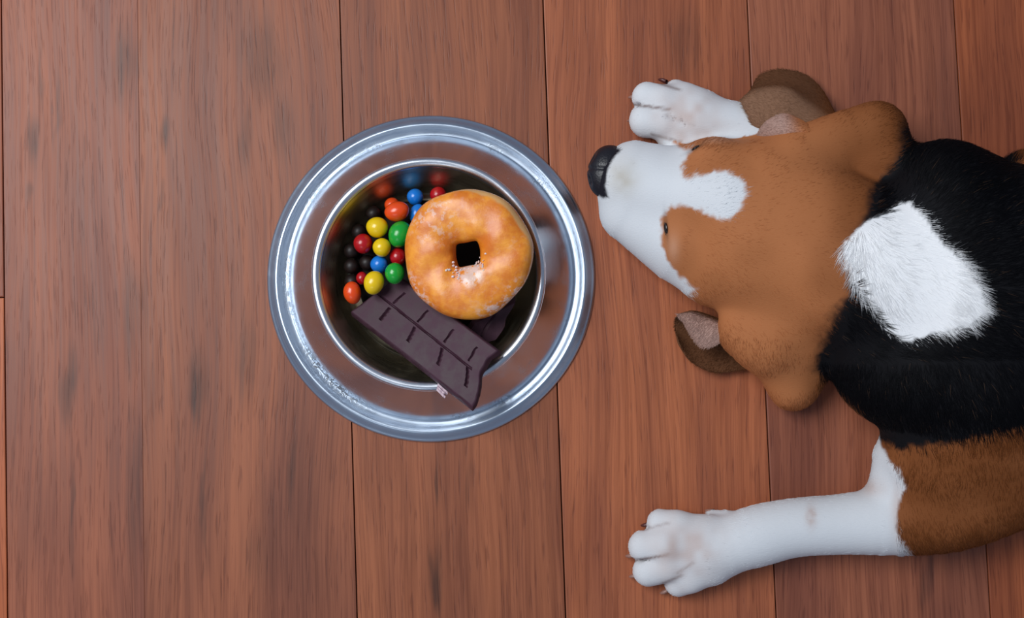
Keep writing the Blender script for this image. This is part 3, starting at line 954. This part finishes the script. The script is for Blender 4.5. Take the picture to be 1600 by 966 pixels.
d0 = tg * np.cos(up)[:, None] + N3 * np.sin(up)[:, None]
d1 = -N3 * .5 + tg * .1; d1[:, 2] -= .1
ln = np.full(NH, .0055)
ln = np.where(hl == BODY, .0095, ln); ln = np.where(hd, .0050, ln)
ln = np.where(hd & (px < 1060), .0035, ln); ln = np.where(hl >= LEGU, .0042, ln)
ln = np.where((hl == LEGL) & (px > 1400), .0065, ln); ln = np.where((px < 1110) & (hl >= LEGU), .0026, ln)
ln = np.where(pm_, .0105, ln); ln = ln * rng.uniform(.6, 1.25, NH)
br = rng.normal(1, .08, NH)[:, None]
col = np.clip(col * br, 0, .95)
ti = (bk > .5) & (rng.random(NH) < .012) & ~pm_; col[ti] = [.07, .04, .025]
rad_ = np.where(pm_, .00011, np.where(bk > .5, .00013, .00012))
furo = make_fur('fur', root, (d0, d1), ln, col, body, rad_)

# ---- ears: thin curled flaps
def ear_sheet(name, rows, colfn, parent, thick=.0022, n=8, fur_n=9000, hairdir=(0, -1, 0), flen=.003):
    g = np.array([[P(*p) for p in r] for r in rows])
    g = np.array([catmull(g[:, j], n) for j in range(g.shape[1])]).transpose(1, 0, 2)
    g = np.array([catmull(g[i], n) for i in range(g.shape[0])])
    a, b = g.shape[:2]
    Vv = g.reshape(-1, 3)
    Ff = [(i * b + j, i * b + j + 1, (i + 1) * b + j + 1, (i + 1) * b + j) for i in range(a - 1) for j in range(b - 1)]
    me = mesh_np(name, Vv, Ff)
    uu, vv = np.meshgrid(np.linspace(0, 1, b), np.linspace(0, 1, a))
    set_coat(me, colfn(uu.ravel(), vv.ravel()))
    o = put(name, me, SKIN, parent)
    s = o.modifiers.new('thickness', 'SOLIDIFY'); s.thickness = thick; s.offset = 0
    sb = o.modifiers.new('round', 'SUBSURF'); sb.levels = 1; sb.render_levels = 1
    # fuzz
    i_ = rng.integers(0, a - 1, fur_n); j_ = rng.integers(0, b - 1, fur_n); f1, f2 = rng.random((2, fur_n, 1))
    r = g[i_, j_] * (1 - f1) * (1 - f2) + g[i_ + 1, j_] * f1 * (1 - f2) + g[i_, j_ + 1] * (1 - f1) * f2 + g[i_ + 1, j_ + 1] * f1 * f2
    nn = np.cross(g[i_ + 1, j_] - g[i_, j_], g[i_, j_ + 1] - g[i_, j_]); nn /= np.linalg.norm(nn, axis=1, keepdims=True) + 1e-9
    nn *= np.sign(nn[:, 2:3] + 1e-9)
    dd = np.array(hairdir, float) + rng.normal(0, .25, (fur_n, 3)); dd -= nn * (dd * nn).sum(1, keepdims=True); dd /= np.linalg.norm(dd, axis=1, keepdims=True) + 1e-9
    cc = colfn((j_ + .5) / b, (i_ + .5) / a) * rng.normal(1, .1, fur_n)[:, None]
    make_fur('fur', r + nn * thick * .45, (dd * .95 + nn * .25, -nn * .4), np.full(fur_n, flen) * rng.uniform(.6, 1.2, fur_n), np.clip(cc, 0, 1), o, np.full(fur_n, .00010))
    return o


cEar = np.array([.20, .085, .035]); cPink = np.array([.44, .28, .23]); cEarD = np.array([.13, .052, .022])


def near_col(u, v):
    t = ss(u, .34, .46)[:, None]; r = ss(v, .0, .25)[:, None]
    c = cPink * (1 - t) + cEarD * t
    return c * r + cT2 * 1.2 * (1 - r)


def far_col(u, v):
    t = ss(u, .55, .68)[:, None]; c = np.array([.25, .13, .075]) * (1 - t) + cEarD * t
    q = ss(v, .6, .95)[:, None]
    return c * (1 - q) + cT2 * q


ear_sheet('ear', [
    [(1180, 545, 44), (1180, 530, 46), (1180, 515, 42), (1185, 512, 15), (1185, 545, 5), (1185, 575, 7)],
    [(1138, 532, 36), (1137, 520, 39), (1134, 509, 33), (1140, 508, 12), (1145, 545, 4), (1152, 580, 8)],
    [(1101, 543, 30), (1103, 522, 33), (1105, 499, 27), (1108, 498, 10), (1115, 540, 3.5), (1116, 583, 9)],
    [(1080, 520, 26), (1080, 505, 29), (1082, 491, 24), (1082, 492, 9), (1083, 530, 3.5), (1079, 565, 10)],
    [(1068, 498, 21), (1063, 494, 20), (1059, 493, 16), (1056, 498, 9), (1054, 512, 6), (1060, 536, 11)]],
    near_col, dog, hairdir=(-.6, -.6, 0))
ear_sheet('ear', [
    [(1184, 216, 34), (1178, 200, 40), (1168, 180, 40), (1158, 160, 36), (1166, 152, 22), (1177, 139, 9)],
    [(1204, 222, 42), (1200, 198, 46), (1194, 175, 44), (1184, 143, 36), (1188, 136, 22), (1189, 118, 8)],
    [(1228, 226, 50), (1226, 195, 52), (1225, 170, 48), (1228, 141, 38), (1226, 133, 22), (1219, 109, 8)],
    [(1252, 228, 56), (1255, 205, 56), (1257, 185, 52), (1260, 163, 42), (1262, 142, 22), (1256, 117, 8)],
    [(1300, 236, 58), (1300, 215, 60), (1300, 200, 56), (1294, 184, 44), (1292, 165, 25), (1283, 141, 8)],
    [(1340, 244, 60), (1338, 222, 60), (1332, 208, 54), (1320, 198, 42), (1312, 192, 25), (1304, 182, 12)]],
    far_col, dog, hairdir=(-.8, .5, 0))


def fold_col(u, v):
    t = ss(v, .45, .8)[:, None]
    return cPink * (1 - t) + cT * t


fo = ear_sheet('ear_fold', [
    [(1182, 217, 42), (1182, 215, 43), (1183, 213, 44), (1184, 211, 42)],
    [(1205, 221, 50), (1202, 210, 54), (1200, 200, 55), (1197, 192, 50)],
    [(1232, 224, 56), (1228, 208, 62), (1226, 192, 62), (1222, 179, 56)],
    [(1262, 228, 62), (1258, 214, 65), (1252, 200, 65), (1246, 186, 58)],
    [(1290, 238, 64), (1288, 226, 66), (1284, 214, 66), (1276, 204, 60)]],
    fold_col, dog, fur_n=2500, hairdir=(-1, 0, 0), flen=.0025)
fo['label'] = 'pinkish inner fold of the upper ear'

# ---- nose leather
V2 = []; F2 = []; S, T = 64, 40
for i in range(T + 1):
    th = math.pi * i / T
    for j in range(S):
        ph = 2 * math.pi * j / S
        x, y, z = math.sin(th) * math.cos(ph), math.sin(th) * math.sin(ph), math.cos(th)
        k = 1.0
        for sy in (-1, 1):                                   # nostrils face forward, comma shaped
            dn_ = math.hypot((y - sy * .42) / .20, (z - .10 - .1 * sy * y) / .26)
            if x < -.2: k -= .30 * math.exp(-dn_ ** 2 * 1.5)
        if x < 0: k -= .07 * math.exp(-(y / .07) ** 2)         # the groove between them
        V2.append((x * .0165 * k, y * .0208 * k, z * .0130 * k))
for i in range(T):
    for j in range(S):
        F2.append((i * S + j, i * S + (j + 1) % S, (i + 1) * S + (j + 1) % S, (i + 1) * S + j))
NO = Mat('nose leather'); oc = NO.n('ShaderNodeTexCoord').outputs['Object']
vo = NO.n('ShaderNodeTexVoronoi', i_0=oc); vo.inputs['Scale'].default_value = 700
NO.bump(vo.outputs[0], .3, .0004)
nose = put('nose', mesh_np('nose', V2, F2), NO.set(Base_Color=lin(26, 25, 32), Roughness=.38, Specular_IOR_Level=.45))
bm = bmesh.new(); bm.from_mesh(nose.data); bmesh.ops.remove_doubles(bm, verts=bm.verts, dist=1e-6); bmesh.ops.recalc_face_normals(bm, faces=bm.faces); bm.to_mesh(nose.data); bm.free()
nose.location = P(951, 269, 30); nose.rotation_euler = (0, 0, math.radians(-8))
bpy.context.view_layer.update(); nose.parent = dog; nose.matrix_parent_inverse = dog.matrix_world.inverted()

# ---- half closed eyes
EY = Mat('eye').set(Base_Color=lin(22, 12, 8), Roughness=.12, Coat_Weight=.6)
LID = Mat('eyelid skin').set(Base_Color=lin(52, 34, 28), Roughness=.5)
def top_z(px, py):
    for z in np.arange(110, 5, -.5):
        if trilin(D, P(px, py, z)[None])[0] < 0: return z
    return 10


for (px, py, rot) in ((1041, 357, 84), (1088, 231, -28)):
    z = top_z(px, py) - 1.0
    bm = bmesh.new(); bmesh.ops.create_uvsphere(bm, u_segments=32, v_segments=18, radius=1)
    me = bpy.data.meshes.new('eye'); bm.to_mesh(me); bm.free(); me.polygons.foreach_set('use_smooth', [True] * len(me.polygons))
    e = put('eye', me, EY); e.location = P(px, py, z); e.scale = (.0050, .0013, .0030); e.rotation_euler = (0, 0, math.radians(-rot))
    if py < 300: e.scale = (.0032, .0009, .0022)
    V3 = []; F3 = []
    for i in range(40):
        a = 2 * math.pi * i / 40
        for j in range(10):
            b = 2 * math.pi * j / 10; q = 1 + .17 * math.cos(b)
            V3.append((1.08 * q * math.cos(a), 1.2 * q * math.sin(a), .18 * math.sin(b) + .25))
    for i in range(40):
        for j in range(10): F3.append((i * 10 + j, (i + 1) % 40 * 10 + j, (i + 1) % 40 * 10 + (j + 1) % 10, i * 10 + (j + 1) % 10))
    ld = put('eyelid', mesh_np('eyelid', V3, F3), LID); ld.parent = e
    bpy.context.view_layer.update(); e.parent = dog; e.matrix_parent_inverse = dog.matrix_world.inverted()

# ---- claws
CL = Mat('claw horn').set(Base_Color=lin(150, 112, 100), Roughness=.35)
CLD = Mat('dark claw horn').set(Base_Color=lin(88, 46, 42), Roughness=.35)
for k, (px, py, z, dx, dy, m_) in enumerate(((989, 187, 9, -10, 4, CL), (990, 152, 9, -9, 2, CL), (1036, 128, 8, -9, -3, CLD), (1030, 214, 8, -7, 3, CL),
                           (1009, 819, 8, -9, 2, CLD), (985, 868, 9, -8, 0, CL), (990, 898, 8, -8, 3, CL), (1038, 922, 8, -8, 5, CL), (1109, 799, 7, -9, -2, CL))):
    pa, pb = P(px + 6, py, z), P(px + dx * .8, py + dy * .8, 3)
    V4 = []; F4 = []; prof = [(0, 2.3), (.3, 2.4), (.6, 1.8), (.85, 1.0), (1, .15)]
    ax_ = pb - pa; L_ = np.linalg.norm(ax_); ax_ /= L_; s1 = np.cross(ax_, [0, 0, 1.]); s1 /= np.linalg.norm(s1); s2 = np.cross(s1, ax_)
    for t, r in prof:
        c0 = ax_ * L_ * t + s2 * .0022 * math.sin(t * 2.6)
        for j in range(12):
            b = 2 * math.pi * j / 12; V4.append(c0 + (s1 * math.cos(b) * .7 + s2 * math.sin(b)) * r * .001)
    for i in range(4):
        for j in range(12): F4.append((i * 12 + j, i * 12 + (j + 1) % 12, (i + 1) * 12 + (j + 1) % 12, (i + 1) * 12 + j))
    F4.append(tuple(range(48, 60)))
    cl = put('claw', mesh_np('claw', V4, F4), m_); cl.location = pa
    bpy.context.view_layer.update(); cl.parent = dog; cl.matrix_parent_inverse = dog.matrix_world.inverted()
